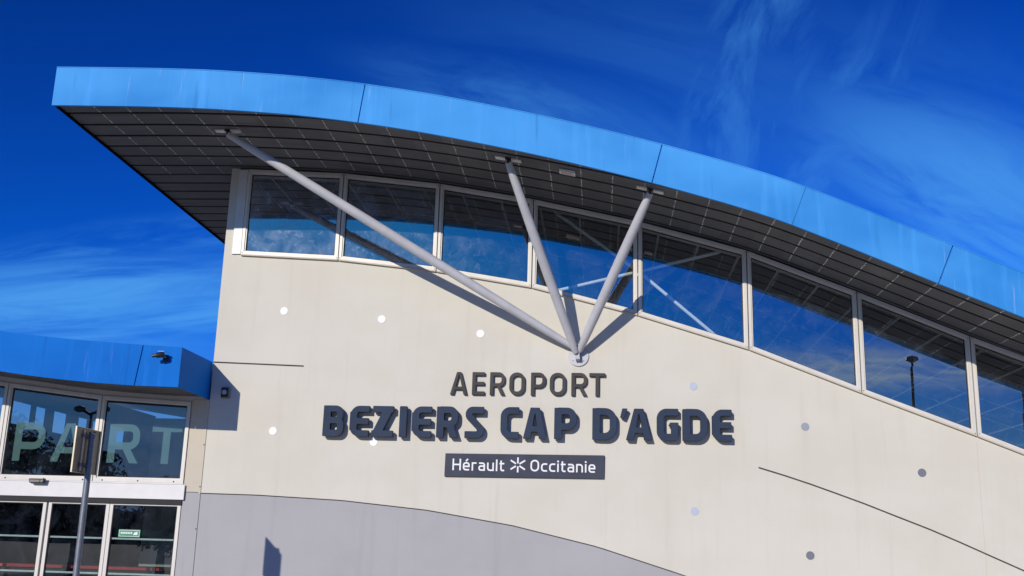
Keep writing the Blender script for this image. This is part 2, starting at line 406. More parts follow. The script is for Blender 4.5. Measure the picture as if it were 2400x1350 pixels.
def shell(mb, segs, y0, y1):
    """segs: (x, zbottom, ztop); one closed solid, no inner faces"""
    n = len(segs); b = len(mb.v)
    for x, zb, zt in segs:
        mb.v += [(x, y0, zb), (x, y0, zt), (x, y1, zt), (x, y1, zb)]
    for i in range(n - 1):
        p = b + 4 * i; q = p + 4
        for k in range(4):
            mb.f.append((p + k, q + k, q + (k + 1) % 4, p + (k + 1) % 4)); mb.mi.append(0)
    mb.f.append((b, b + 1, b + 2, b + 3)); mb.mi.append(0)
    e = b + 4 * (n - 1); mb.f.append((e + 3, e + 2, e + 1, e)); mb.mi.append(0)
uw = MB(); seg = []
XP = -5.985
seg.append((XL, max(0, zc(XL) + .008), zf(XL) + .02)); seg.append((XP, max(0, zc(XP) + .008), zf(XP) + .02)); seg.append((XP + .0005, max(0, zc(XP) + .008), 6.078))
for x in xs:
    if x <= XP + .001: continue
    zb = max(0.0, zc(x) + .008)
    seg.append((x, zb, sill(x) if x <= 8.74 else zf(x) + .02))
    if x == 8.74: seg.append((x + .0005, zb, zf(x) + .02))
shell(uw, seg, 0.0, .25)
uw.build('upper_wall', 'cream', TB)
lw_ = MB(); seg = [(x, -.0, max(0.001, zc(x) - .008)) for x in xs if x <= XC]
shell(lw_, seg, 0.0, .25); lw_.build('lower_wall', 'greyrender', TB)
props(TB.children[-1], 'lavender grey painted lower part of the wall')
sw = MB()
sw.box(XL, XL + .2, .2505, 14, 0, 7.53); sw.build('side_wall', ['side'], TB)
sw = MB(); sw.box(XL + .203, XL + .22, .26, 13.98, 0, 7.50); sw.build('interior_lining', 'bouncepale', TB)
bw = MB(); seg = [(x, 0, zf(x) - .03) for x in curve_x(XL + .21, XR, .5)]
shell(bw, seg, 14.0, 14.2); bw.build('back_wall', 'bouncepale', TB)
rw = MB(); rw.box(XR - .2, XR, .2505, 13.999, 0, zf(XR) - .05); rw.build('right_wall', 'side', TB)
fl = MB(); fl.box(XL + .23, XR - .21, .26, 13.99, 0.004, .02); fl.build('hall_floor', 'floorin', TB)
fl = MB(); fl.box(XL + .24, 9.5, .27, 13.98, 2.02, 2.2); fl.build('bounce_floor', 'bouncepale', TB)  # unseen slab added to bounce sunlight up onto the ceiling bars
# grooves
gr = MB()
shell(gr, [(x, zc(x) - .03, zc(x) + .03) for x in xs if x <= XC - .1], .012, .2)
gr.build('joint_groove', 'groove', TB)
def groove(pts, w=.011):
    m = MB()
    for (xa, za), (xb, zb) in zip(pts[:-1], pts[1:]):
        m.quadprism([(xa, za - w), (xb, zb - w), (xb, zb + w), (xa, za + w)], -.003, .004)
    return m.build('joint_groove', 'groove', TB)
groove([(XL + .002, 4.318), (-5.4, 4.297), (-4.662, 4.275)])
gx = [2.303, 2.67, 3.047, 3.4, 3.8, 4.239, 4.7, 5.11, 5.5, 5.961, 6.5, 7.2]; gz = [2.856, 2.75, 2.631, 2.51, 2.37, 2.203, 2.03, 1.86, 1.69, 1.491, 1.23, .88]
groove(list(zip(gx, gz)))
# vertical panel joints, barely visible
for x in (5.45,):
    m = MB(); m.box(x - .003, x + .003, -.0015, .004, .3, 3.3); m.build('expansion_joint', 'side', TB)
# screws and cover strip along the left edge of the wall
cs = MB(); cs.box(XL - .034, XL - .002, -.012, .2, 0.0, 2.27); cs.disc((XL - .018, 1.75), .010, -.017, -.011, 10, mi=1)
cs.build('cover_strip', ['greyrender', 'gasket'], TB)
cs = MB(); cs.box(XL - .034, XL - .002, -.012, .2, 2.274, 3.722)
for z in (3.02, 2.38): cs.disc((XL - .018, z), .010, -.017, -.011, 10, mi=1)
cs.build('cover_strip', ['side', 'gasket'], TB)
# corner post beside the first window
cp = MB(); cp.box(XP + .004, -5.835, -.03, .06, 6.085, zf(-5.9) - .012); cp.build('corner_post', 'white', TB, bevel=.004)
# lintel behind the window heads
li = MB(); shell(li, [(x, min(zf(x), float(np.interp(x, XM, [zf(q) for q in XM]))) - .07, zf(x) + .015) for x in curve_x(-5.985, 8.74, .1)], .06, .22)
li.build('lintel', 'alu', TB)

# windows: each a mitred frame with an inner lip, gasket and pane
def frame(mb, q, wl, wr, wb, wt, y0, y1, mi=0):
    """q corners (x,z): bottom-left, bottom-right, top-right, top-left -> returns inner corners"""
    (x0, zb0), (x1, zb1), (_, zt1), (_, zt0) = q
    def zb(x): return zb0 + (zb1 - zb0) * (x - x0) / (x1 - x0)
    def zt(x): return zt0 + (zt1 - zt0) * (x - x0) / (x1 - x0)
    a, b = x0 + wl, x1 - wr
    inn = [(a, zb(a) + wb), (b, zb(b) + wb), (b, zt(b) - wt), (a, zt(a) - wt)]
    for i in range(4):
        j = (i + 1) % 4
        mb.quadprism([q[i], q[j], inn[j], inn[i]], y0, y1, mi)
    return inn
rr_p = random.Random(11)
for i in range(len(XM) - 1):
    x0, x1 = XM[i] + .008, XM[i + 1] - .008
    if i == 0: x0 = -5.828
    ht = lambda x: float(np.interp(x, XM, [zf(v) for v in XM]))
    z0, z1 = (zf(XM[0]) if i == 0 else ht(x0)) - .006, ht(x1) - .006
    q = [(x0, sill(max(x0, XM[0])) + .004), (x1, sill(x1) + .004), (x1, z1), (x0, z0)]
    m = MB()
    inn = frame(m, q, .042, .042, .045, .052, -.034, .055)
    in2 = frame(m, inn, .020, .020, .018, .024, -.016, .055)
    # a darker, set-back outer band above the head, drip under the sill
    m.quadprism([(x0, q[0][1] - .022), (x1, q[1][1] - .022), (x1, q[1][1] - .004), (x0, q[0][1] - .004)], -.045, -.002, 1)
    for (sx, sz) in ((x0 + .02, q[0][1] + .022), (x1 - .02, q[1][1] + .022), (x1 - .02, q[2][1] - .03), (x0 + .02, q[3][1] - .03)):
        m.disc((sx, sz), .007, -.038, -.0335, 8, mi=2)
    w = m.build('window', ['alu', 'side', 'gasket'], TB)
    m = MB(); in3 = frame(m, in2, .011, .011, .011, .011, .004, .03); m.build('gasket', 'gasket', w)
    m = MB(); m.face([(x, .018 + rr_p.uniform(-.0025, .0025), z) for x, z in in3]); m.build('pane', 'glassup', w)

# soffit: long planks running with the wall, open joints between them, clips across
ROW = .43; Y0 = -1.85
sf = MB(); cl_ = MB()
def strip(mb, xa, xb, ya, yb, dz, step=.2, th=.018, mi=0):
    pts = curve_x(xa, xb, step)
    for a, b in zip(pts[:-1], pts[1:]):
        y0a = max(ya, -dF(a) + .085) if ya > -9 else -dF(a) + .02
        y0b = max(ya, -dF(b) + .085) if ya > -9 else -dF(b) + .02
        if yb - y0a < .01 and yb - y0b < .01: continue
        y0a = min(y0a, yb - .002); y0b = min(y0b, yb - .002)
        za, zb_ = zf(a) + dz, zf(b) + dz
        mb.hexa([(a, y0a, za), (b, y0b, zb_), (b, yb, zb_), (a, yb, za), (a, y0a, za + th), (b, y0b, zb_ + th), (b, yb, zb_ + th), (a, yb, za + th)], mi)
for k in range(-2, 30):
    ya = Y0 + k * ROW + .033; yb = Y0 + (k + 1) * ROW - .033
    if ya < -.0:
        strip(sf, XRL, XL - .004 if ya > 0 else XR + 1.6, ya, min(yb, -.004) if ya < 0 and yb > -.004 else yb, .012)
    if yb > 0: strip(sf, XRL, XL - .004, max(ya, -.004), yb, .012)
bk = MB(); strip(bk, XRL, XR + 1.6, -99, -.002, .075, th=.01); strip(bk, XRL, XL - .004, .0, 11.0, .075, th=.01)
bk.build('soffit_backing', 'black', TB)
# clips: columns every .467 along the arc
def arc_positions(x0, step, n):
    out = [x0]; x = x0
    for _ in range(n):
        for _ in range(4): x += step / 4 / math.sqrt(1 + dzf(x) ** 2)
        out.append(x)
    return out
cx = arc_positions(-7.28, .4665, 42)
rr = random.Random(3)
for x in cx:
    sl = dzf(x)
    for k in range(-2, 5 if x < -6.2 else 4):
        ya = Y0 + k * ROW; yb = ya + ROW
        if yb > -.05 and x > -6.1: yb = -.05
        ya2 = max(ya + .04, -dF(x) + .10); yb2 = yb - .04
        if yb2 - ya2 < .05: continue
        y = ya2
        while y < yb2 - .03:
            l = rr.uniform(.05, .11); e = min(y + l, yb2); w = rr.choice((.005, .0065, .008)); ox = rr.uniform(-.004, .004)
            z = zf(x + ox) + .012
            cl_.hexa([(x + ox - w, y, z - sl * w - .005), (x + ox + w, y, z + sl * w - .005), (x + ox + w, e, z + sl * w - .005), (x + ox - w, e, z - sl * w - .005),
                      (x + ox - w, y, z - sl * w + .002), (x + ox + w, y, z + sl * w + .002), (x + ox + w, e, z + sl * w + .002), (x + ox - w, e, z - sl * w + .002)])
            y = e + rr.uniform(.012, .03)
b0 = len(sf.v); sf.v += cl_.v; sf.f += [tuple(i + b0 for i in f) for f in cl_.f]; sf.mi += [1] * len(cl_.f)
sf.build('soffit', ['soffit', 'stitch'], TB)
# interior ceiling with its grid of pale bars
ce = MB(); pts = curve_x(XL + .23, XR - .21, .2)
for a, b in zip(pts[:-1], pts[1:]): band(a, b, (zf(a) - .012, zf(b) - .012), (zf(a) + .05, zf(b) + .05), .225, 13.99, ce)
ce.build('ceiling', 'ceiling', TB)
cb = MB()
for x in arc_positions(-5.56, .652, 32):
    if x > XR - .4: break
    sl = dzf(x); z = zf(x) - .012; w = .016
    cb.hexa([(x - w, .235, z - sl * w - .012), (x + w, .235, z + sl * w - .012), (x + w, 13.9, z + sl * w - .012), (x - w, 13.9, z - sl * w - .012),
             (x - w, .235, z - sl * w + .004), (x + w, .235, z + sl * w + .004), (x + w, 13.9, z + sl * w + .004), (x - w, 13.9, z - sl * w + .004)])
for y in [1.8 + 1.3 * k for k in range(9)]:
    for a, b in zip(pts[:-1], pts[1:]): band(a, b, (zf(a) - .022, zf(b) - .022), (zf(a) - .010, zf(b) - .010), y - .011, y + .011, cb)
cb.build('ceiling_bars', 'ceilbar', TB)
# roof sheet
rf = MB(); pts = curve_x(XRL + .01, XR + 1.6, .25)
for a, b in zip(pts[:-1], pts[1:]):
    rf.hexa([(a, -dF(a) + .04, zf(a) + .10), (b, -dF(b) + .04, zf(b) + .10), (b, 14.4, zf(b) + .10), (a, 14.4, zf(a) + .10),
             (a, -dF(a) + .04, zf(a) + .50), (b, -dF(b) + .04, zf(b) + .50), (b, 14.4, zf(b) + .50), (a, 14.4, zf(a) + .50)])
rf.build('roof', 'roof', TB)
vg = MB(); vg.box(XRL - .03, XRL, -2.6, 14.4, zf(XRL) - .02, zf(XRL) + .52); vg.build('verge_trim', 'black', TB)
# blue fascia, panel by panel; seams square to the curve
H = .578
seams = [-7.83, -3.46, .665, 2.58, 4.515, 8.4, 12.2, 15.5]
fm = MB()
for a, b in zip(seams[:-1], seams[1:]):
    g0 = .008 if a != 2.58 else .0025; g1 = .008 if b != 2.58 else .0025
    xs_ = curve_x(a + (g0 if a > -7.8 else 0), b - g1, .18)
    prev = None
    for x in xs_:
        s = dzf(x) if x > -7.7 else 0.0; n = Vector((-s, 0, 1)).normalized(); y = -dF(x)
        b0 = Vector((x, y, zf(x) - .025)); t0 = b0 + n * H
        cur = [b0, b0 + Vector((0, .028, 0)), t0 + Vector((0, .028, 0)), t0, ]
        if prev:
            fm.hexa([tuple(p) for p in prev] + [tuple(p) for p in cur])
        prev = cur
fm.build('fascia', 'blue', TB)
# folded lips along both edges, and the dark line behind the seams
lp = MB(); bkf = MB(); prev = None; prevb = None
for x in curve_x(-7.83, 15.5, .18):
    s = dzf(x) if x > -7.7 else 0.0; n = Vector((-s, 0, 1)).normalized(); y = -dF(x)
    b0 = Vector((x, y, zf(x) - .025)); t0 = b0 + n * H
    cur = [b0 + Vector((0, .030, .006)), b0 + Vector((0, .055, .006)), t0 + Vector((0, .055, -.004)), t0 + Vector((0, .030, -.004))]
    if prevb: bkf.hexa([tuple(p) for p in prevb] + [tuple(p) for p in cur])
    prevb = cur
    tp = [t0 + Vector((0, -.006, -.004)) + n * .004, t0 + Vector((0, .20, -.004)) + n * .004, t0 + Vector((0, .20, .0)) + n * .012, t0 + Vector((0, -.006, .0)) + n * .012]
    if prev: lp.hexa([tuple(p) for p in prev] + [tuple(p) for p in tp])
    prev = tp
lp.build('fascia_capping', 'blue', TB)
bkf.build('fascia_backing', 'blue', TB)

# painted discs on the wall
for (x, z, k) in ((-5.048, 5.155, 'dotwhite'), (-3.467, 5.039, 'dotwhite'), (-1.899, 4.824, 'dotwhite'), (-5.069, 3.256, 'dotwhite'), (-3.481, 3.118, 'dotwhite'),
                  (1.366, 4.053, 'dotpale'), (3.0, 3.472, 'dotgrey'), (4.644, 2.833, 'dotdark'), (1.36, 2.203, 'dotpale'), (3.002, 1.617, 'dotdark')):
    m = MB(); m.disc((x, z), .060, -.006, .004); m.build('wall_disc', k, TB)

# ------------------------------------------------------------------ V-shaped roof support
FOOT = Vector((-.378, -.09, 4.50))
RS = thing('roof_support', (-.378, 0, 4.488), 'three grey steel struts fanning from a round wall plate up to the roof edge', 'roof strut')
m = MB(); m.disc((-.372, 4.487), .158, -.026, .001, 40); m.build('wall_plate', 'tube', RS, bevel=.003)
m = MB()
m.hexa([(-.41, -.13, 4.42), (-.345, -.13, 4.42), (-.345, -.026, 4.40), (-.41, -.026, 4.40), (-.44, -.15, 4.66), (-.37, -.15, 4.66), (-.37, -.026, 4.62), (-.44, -.026, 4.62)])
m.tube([(-.395, -.15, 4.62), (-.395, -.12, 4.62)], .018, 10, mi=1)
for bx, bz in ((-.44, 4.52), (-.31, 4.53), (-.30, 4.42), (-.455, 4.42)): m.tube([(bx, -.040, bz), (bx, -.0255, bz)], .013, 6, mi=0)
m.build('clevis', ['tube', 'gasket'], RS, bevel=.004)
m = MB(); m.quadprism([(-.392, 4.375), (-.378, 4.375), (-.372, 4.40), (-.396, 4.40)], -.0275, -.0255); m.build('rust_mark', 'rust', RS)
for (tx, ty), foot in (((-5.60, -1.67), FOOT + Vector((-.06, -.02, .10))), ((-1.385, -1.67), FOOT + Vector((-.035, -.05, .02))), ((.655, -1.60), FOOT + Vector((.02, -.01, .05)))):
    top = Vector((tx, ty, zf(tx) - .05)); d = top - foot; n = 14
    m = MB(); m.tube([foot + d * (i / n) for i in range(n + 1)], [.050 + .024 * math.sin(math.pi * min(1, (i / n) * 1.0)) ** .6 if 0 < i < n else .046 for i in range(n + 1)], 24)
    st = m.build('strut', 'tube', RS, smooth=True)
    # head fork and the plate screwed under the soffit
    s = dzf(tx); m = MB(); z = zf(tx) + .009
    for (a, b, y0, y1, t0, t1, mi) in ((-.19, -.045, -.05, .05, -.022, 0, 0), (.045, .19, -.05, .05, -.022, 0, 0), (-.045, .045, -.03, .03, -.018, 0, 1), (-.012, .012, -.035, .035, -.085, -.018, 1)):
        m.hexa([(tx + a, ty + y0, z + s * a + t0), (tx + b, ty + y0, z + s * b + t0), (tx + b, ty + y1, z + s * b + t0), (tx + a, ty + y1, z + s * a + t0),
                (tx + a, ty + y0, z + s * a + t1), (tx + b, ty + y0, z + s * b + t1), (tx + b, ty + y1, z + s * b + t1), (tx + a, ty + y1, z + s * a + t1)], mi)
    m.build('head_plate', ['plate', 'darkplastic'], st)

# ------------------------------------------------------------------ bracing seen through the windows
CBR = thing('cross_brace', (.56, .35, 4.75), 'pale green steel cross brace standing behind the glass of the fourth and fifth windows', 'brace')
C0 = Vector((.56, .35, 5.93))
for p in ((-.80, zf(-.8) - .03), (1.96, 4.72), (-.86, 5.575), (1.88, 6.27)):
    e = Vector((p[0], .35, p[1])); d = (e - C0).normalized()
    m = MB(); m.tube([C0 + d * .05, C0 + d * .12, e - d * .08, e], [.012, .028, .028, .012], 12); m.build('arm', 'brace', CBR, smooth=True)
m = MB(); m.disc((.56, 5.93), .075, .335, .365, 20); m.build('node_plate', 'brace', CBR)

# ------------------------------------------------------------------ lettering: glyph outlines traced from distance fields
def sd_box(X, Y, x0, y0, x1, y1):
    return np.maximum(np.maximum(x0 - X, X - x1), np.maximum(y0 - Y, Y - y1))
def sd_poly(X, Y, pts):
    """convex polygon"""
    area = sum(pts[i][0] * pts[(i + 1) % len(pts)][1] - pts[(i + 1) % len(pts)][0] * pts[i][1] for i in range(len(pts)))
    if area < 0: pts = pts[::-1]
    d = None
    for i in range(len(pts)):
        (ax, ay), (bx, by) = pts[i], pts[(i + 1) % len(pts)]
        l = math.hypot(bx - ax, by - ay); e = ((X - ax) * (by - ay) - (Y - ay) * (bx - ax)) / l
        d = e if d is None else np.maximum(d, e)
    return d
def sd_seg(X, Y, a, b, s, e0=0.0, e1=0.0):
    """butt-ended bar from a to b"""
    ax, ay = a; bx, by = b; l = math.hypot(bx - ax, by - ay); ux, uy = (bx - ax) / l, (by - ay) / l
    t = (X - ax) * ux + (Y - ay) * uy; n = np.abs(-(X - ax) * uy + (Y - ay) * ux)
    return np.maximum(np.maximum(-e0 - t, t - l - e1), n - s / 2)
def sd_path(X, Y, pts, rad, s, closed=False):
    n = len(pts); P = [np.array(p, float) for p in pts]; d = None
    rads = [rad] * n if not isinstance(rad, (list, tuple)) else rad
    cut = {}
    rng = range(n) if closed else range(1, n - 1)
    for i in rng:
        a, b, c = P[(i - 1) % n], P[i], P[(i + 1) % n]
        u = (a - b) / np.linalg.norm(a - b); v = (c - b) / np.linalg.norm(c - b)
        ang = math.acos(max(-1, min(1, float(u @ v)))); r = rads[i]
        if r <= 0: cut[i] = 0.0; continue
        t = r / math.tan(ang / 2); cut[i] = t
        ctr = b + (u + v) / np.linalg.norm(u + v) * r / math.sin(ang / 2)
        p, q = b + u * t, b + v * t
        # wedge of the ring between the two tangent points
        ring = np.abs(np.hypot(X - ctr[0], Y - ctr[1]) - r) - s / 2
        def half(pt, other):
            nx, ny = -(pt[1] - ctr[1]), pt[0] - ctr[0]; l = math.hypot(nx, ny); nx /= l; ny /= l
            sg = 1 if (other[0] - ctr[0]) * nx + (other[1] - ctr[1]) * ny > 0 else -1
            return -sg * ((X - ctr[0]) * nx + (Y - ctr[1]) * ny)
        w = np.maximum(np.maximum(ring, half(p, b) - .004), half(q, b) - .004)
        d = w if d is None else np.minimum(d, w)
    m = n if closed else n - 1
    for i in range(m):
        a, b = P[i], P[(i + 1) % n]; u = (b - a) / np.linalg.norm(b - a)
        ca, cb_ = cut.get(i, None), cut.get((i + 1) % n, None)
        e0 = s / 2 if ca == 0.0 else 0; e1 = s / 2 if cb_ == 0.0 else 0
        w = sd_seg(X, Y, a + u * (ca or 0), b - u * (cb_ or 0), s, e0, e1)
        d = w if d is None else np.minimum(d, w)
    return d
mn = np.minimum; mx_ = np.maximum
def glyph(ch, X, Y, w, s, hs, r):
    """H = 1; w width, s stem weight, hs bar weight, r outer corner softness (centre-line radius)"""
    h = hs / 2; t = s / 2
    if ch == 'I' or ch == 'l': return sd_box(X, Y, 0, 0, s, 1)
    if ch == 'i': return mn(sd_box(X, Y, 0, 0, s, .72), np.hypot(X - s / 2, Y - .90) - s * .62)
    if ch == 'H': return mn(mn(sd_box(X, Y, 0, 0, s, 1), sd_box(X, Y, w - s, 0, w, 1)), sd_box(X, Y, 0, .5 - h, w, .5 + h))
    if ch == 'T': return mn(sd_box(X, Y, 0, 1 - hs, w, 1), sd_box(X, Y, w / 2 - t, 0, w / 2 + t, 1))
    if ch == 'E':
        if r > 0: o = sd_path(X, Y, [(w, 1 - h), (t, 1 - h), (t, h), (w, h)], r, hs); o = mn(o, sd_box(X, Y, 0, r, s, 1 - r))
        else: o = mn(mn(sd_box(X, Y, 0, 0, s, 1), sd_box(X, Y, 0, 1 - hs, w, 1)), sd_box(X, Y, 0, 0, w, hs))
        return mn(o, sd_box(X, Y, t, .5 - h, w * .97, .5 + h))
    if ch == 'C': return sd_path(X, Y, [(w, 1 - h), (t, 1 - h), (t, h), (w, h)], max(r, .2), (s + hs) / 2)
    if ch == 'G':
        return mn(sd_path(X, Y, [(w, 1 - h), (t, 1 - h), (t, h), (w - t, h), (w - t, .56)], [0, r, r, .001, 0], (s + hs) / 2), sd_poly(X, Y, [(w - s * 1.32, .46), (w, .46), (w, .57), (w - s * 1.1, .57)]))
    if ch == 'D': return mn(sd_path(X, Y, [(t, 1 - h), (w - t, 1 - h), (w - t, h), (t, h)], [0, r * 1.35, r * 1.35, 0], (s + hs) / 2), sd_box(X, Y, 0, 0, s, 1))
    if ch == 'O': return sd_path(X, Y, [(t, t), (w - t, t), (w - t, 1 - t), (t, 1 - t)], (w - s) / 2 * .96, s, True)
    if ch in 'PR':
        lo = .40 if ch == 'P' else .44
        rr_ = (1 - lo - hs) / 2 * .98
        o = mn(sd_box(X, Y, 0, 0, s, 1), sd_path(X, Y, [(t, 1 - h), (w - t, 1 - h), (w - t, lo - h + hs * .5), (t, lo - h + hs * .5)], [0, rr_, rr_, 0], (s + hs) / 2))
        if ch == 'R': o = mn(o, sd_poly(X, Y, [(w - s * 1.12, 0), (w, 0), (w * .42 + s * 1.05, lo), (w * .42, lo)]))
        return o
    if ch == 'B':
        ra = (.5 - h - h) / 2 * .98
        o = mn(sd_box(X, Y, 0, 0, s, 1), sd_path(X, Y, [(t, 1 - h), (w - t - .03, 1 - h), (w - t - .03, .52), (t, .52)], [0, ra, ra, 0], hs * 1.02))
        return mn(o, sd_path(X, Y, [(t, .52), (w - t, .52), (w - t, h), (t, h)], [0, ra, ra, 0], hs * 1.04))
    if ch == 'S':
        k = .10
        return sd_path(X, Y, [(w * .97, 1 - h), (t, 1 - h), (t + .01, .69), (w - t, .31), (w - t, h), (0, h)], [0, .13, .16, .16, .13, 0], (s + hs) / 2)
    if ch == 'Z':
        o = mn(sd_box(X, Y, .02, 1 - hs, w, 1), sd_box(X, Y, 0, 0, w, hs))
        return mn(o, sd_poly(X, Y, [(0, hs * .35), (0, 0), (s * 1.15, 0), (w, 1 - hs * .35), (w, 1), (w - s * 1.2, 1)]))
    if ch == 'A':
        ap = s * .62
        o = mn(sd_poly(X, Y, [(0, 0), (s, 0), (w / 2 + .02, 1), (w / 2 - ap, 1)]), sd_poly(X, Y, [(w, 0), (w - s, 0), (w / 2 - .02, 1), (w / 2 + ap, 1)]))
        o = mx_(o, sd_path(X, Y, [(w / 2, -1), (w / 2, 1 - .001)], 0, w * 3))
        return mn(o, sd_box(X, Y, w * .2, .22, w * .8, .22 + hs * .9))
    if ch == "'": return sd_poly(X, Y, [(0, .72), (.12, .68), (w, 1.0), (w * .28, 1.0)])
    # lower case, x-height .72
    xh = .72
    if ch in 'eé':
        o = sd_path(X, Y, [(w * .93, h), (t, h), (t, xh - h), (w - t, xh - h), (w - t, xh * .49), (t, xh * .49)], [0, .2, .2, .2, 0, 0], s)
        if ch == 'é': o = mn(o, sd_seg(X, Y, (w * .42, .80), (w * .72, 1.0), s * .95))
        return o
    if ch == 'c': return sd_path(X, Y, [(w, xh - h), (t, xh - h), (t, h), (w, h)], .22, s)
    if ch == 'r': return mn(sd_box(X, Y, 0, 0, s, xh), sd_path(X, Y, [(t, .3), (t, xh - h), (w, xh - h)], .12, s))
    if ch == 'n': return mn(sd_box(X, Y, 0, 0, s, xh), sd_path(X, Y, [(t, xh - h), (w - t, xh - h), (w - t, 0)], [0, .2, 0], s))
    if ch == 'u': return mn(sd_box(X, Y, w - s, 0, w, xh), sd_path(X, Y, [(t, xh), (t, h), (w - t, h)], [0, .2, 0], s))
    if ch == 't': return mn(sd_path(X, Y, [(t + .07, .92), (t + .07, h), (w, h)], .14, s), sd_box(X, Y, 0, xh - hs, w, xh))
    if ch == 'a': return mn(sd_path(X, Y, [(w * .08, xh - h), (w - t, xh - h), (w - t, 0)], [0, .17, 0], s), sd_path(X, Y, [(w - t, xh * .56), (t, xh * .56), (t, h), (w - t, h)], [0, .14, .14, 0], s))
    return sd_box(X, Y, 0, 0, w, 1)

def contours(F, x0, y0, dx):
    """marching squares at level 0 -> closed loops"""
    ny, nx = F.shape; nxt = {}; pt = {}
    def pe(i, j, k):
        if k == 0: a, b, pa, pb = F[j, i], F[j, i + 1], (i, j), (i + 1, j); key = (i, j, 0)
        elif k == 1: a, b, pa, pb = F[j, i + 1], F[j + 1, i + 1], (i + 1, j), (i + 1, j + 1); key = (i + 1, j, 1)
        elif k == 2: a, b, pa, pb = F[j + 1, i], F[j + 1, i + 1], (i, j + 1), (i + 1, j + 1); key = (i, j + 1, 0)
        else: a, b, pa, pb = F[j, i], F[j + 1, i], (i, j), (i, j + 1); key = (i, j, 1)
        t = a / (a - b); t = min(.98, max(.02, t))
        pt[key] = (x0 + dx * (pa[0] + t * (pb[0] - pa[0])), y0 + dx * (pa[1] + t * (pb[1] - pa[1])))
        return key
    T = {1: [(3, 0)], 2: [(0, 1)], 3: [(3, 1)], 4: [(1, 2)], 5: [(3, 2), (1, 0)], 6: [(0, 2)], 7: [(3, 2)], 8: [(2, 3)], 9: [(2, 0)], 10: [(0, 3), (2, 1)], 11: [(2, 1)], 12: [(1, 3)], 13: [(1, 0)], 14: [(0, 3)]}
    S = F < 0
    code = S[:-1, :-1] * 1 + S[:-1, 1:] * 2 + S[1:, 1:] * 4 + S[1:, :-1] * 8
    for j, i in zip(*np.nonzero((code > 0) & (code < 15))):
        for a, b in T[int(code[j, i])]: nxt[pe(i, j, a)] = pe(i, j, b)
    loops = []
    while nxt:
        k0, k = nxt.popitem(); loop = [k0]
        while k != k0:
            loop.append(k); k = nxt.pop(k)
        P = [pt[q] for q in loop]
        # drop points that lie on a straight run
        out = []; n = len(P)
        for q in range(n):
            a, b, c = P[q - 1] if not out else out[-1], P[q], P[(q + 1) % n]
            cr = abs((b[0] - a[0]) * (c[1] - b[1]) - (b[1] - a[1]) * (c[0] - b[0]))
            if cr > 1e-6 * 3: out.append(b)
        if len(out) > 2: loops.append(out)
    return loops

def glyph_mesh(name, ch, x, z, w, h, y_back, depth, s, hs, r, bev, mats, parent, shear=0.0):
    """one letter as a solid: front at y_back - depth"""
    wu = w / h; dx = .0125
    xs = np.arange(-.06, wu + .06, dx); ys = np.arange(-.06, 1.12, dx)
    X, Y = np.meshgrid(xs, ys)
    F = glyph(ch, X, Y, wu, s, hs, r) + 1e-7
    if bev: # soften corners a little
        F = F.copy()
        for _ in range(2): F[1:-1, 1:-1] = (F[1:-1, 1:-1] * 2 + F[:-2, 1:-1] + F[2:, 1:-1] + F[1:-1, :-2] + F[1:-1, 2:]) / 6
    cu = bpy.data.curves.new(name, 'CURVE'); cu.dimensions = '2D'; cu.fill_mode = 'BOTH' if depth > .003 else 'FRONT'
    cu.extrude = max(0, depth / 2 - bev); cu.bevel_depth = bev; cu.bevel_resolution = 1; cu.offset = -bev
    for lp_ in contours(F, xs[0], ys[0], dx):
        sp = cu.splines.new('POLY'); sp.points.add(len(lp_) - 1); sp.use_cyclic_u = True
        for q, (a, b) in zip(sp.points, lp_): q.co = (a * h, b * h, 0, 1)
    to = bpy.data.objects.new('tmp', cu); COL.objects.link(to)
    dg = bpy.context.evaluated_depsgraph_get()
    me = bpy.data.meshes.new_from_object(to.evaluated_get(dg)); bpy.data.objects.remove(to); bpy.data.curves.remove(cu)
    me.name = name; me.materials.clear()
    for k in mats: me.materials.append(MT[k])
    base = wloc(parent)
    bm = bmesh.new(); bm.from_mesh(me)
    for v in bm.verts:
        a, b, c = v.co
        v.co = Vector((x + a, y_back - depth / 2 - c, z + b)) - base
    bmesh.ops.reverse_faces(bm, faces=bm.faces); bmesh.ops.remove_doubles(bm, verts=bm.verts, dist=1e-5)
    bmesh.ops.recalc_face_normals(bm, faces=bm.faces)
    for f in bm.faces:
        f.material_index = 0 if (len(mats) == 1 or abs(f.normal.y) > .9) else 1
    bm.to_mesh(me); bm.free()
    o = bpy.data.objects.new(name, me); COL.objects.link(o); o.parent = parent
    return o

S1 = thing('wall_sign', (-2.33, 0, 3.86), 'thin taupe raised letters reading AEROPORT on the cream wall below the strut plate', 'sign')
for ch, a, b in (('A', -2.329, -2.068), ('E', -1.992, -1.800), ('R', -1.718, -1.489), ('O', -1.421, -1.183), ('P', -1.090, -.864), ('O', -.803, -.556), ('R', -.474, -.235), ('T', -.202, .040)):
    z = 3.862 + (a + 2.33) * .0058
    glyph_mesh('letter', ch, a, z, b - a, .347, -.012, .042, .155, .145, 0, 0, ['taupe', 'taupe'], S1)
S2 = thing('wall_sign', (-4.26, 0, 3.18), 'large bold navy raised letters reading BEZIERS CAP D\'AGDE across the wall', 'sign')
for ch, a, b in (('B', -4.259, -3.932), ('E', -3.845, -3.544), ('Z', -3.502, -3.172), ('I', -3.078, -2.966), ('E', -2.887, -2.583), ('R', -2.506, -2.173), ('S', -2.073, -1.779), ('C', -1.535, -1.252),
                 ('A', -1.187, -.835), ('P', -.720, -.380), ('D', -.149, .219), ("'", .265, .378), ('A', .352, .735), ('G', .806, 1.130), ('D', 1.190, 1.562), ('E', 1.625, 1.915)):
    z = 3.182 + (a + 4.26) * .0068
    glyph_mesh('letter', ch, a, z, b - a, .468, -.045, .085, .242, .205, .20, .005, ['navy', 'navyside'], S2)
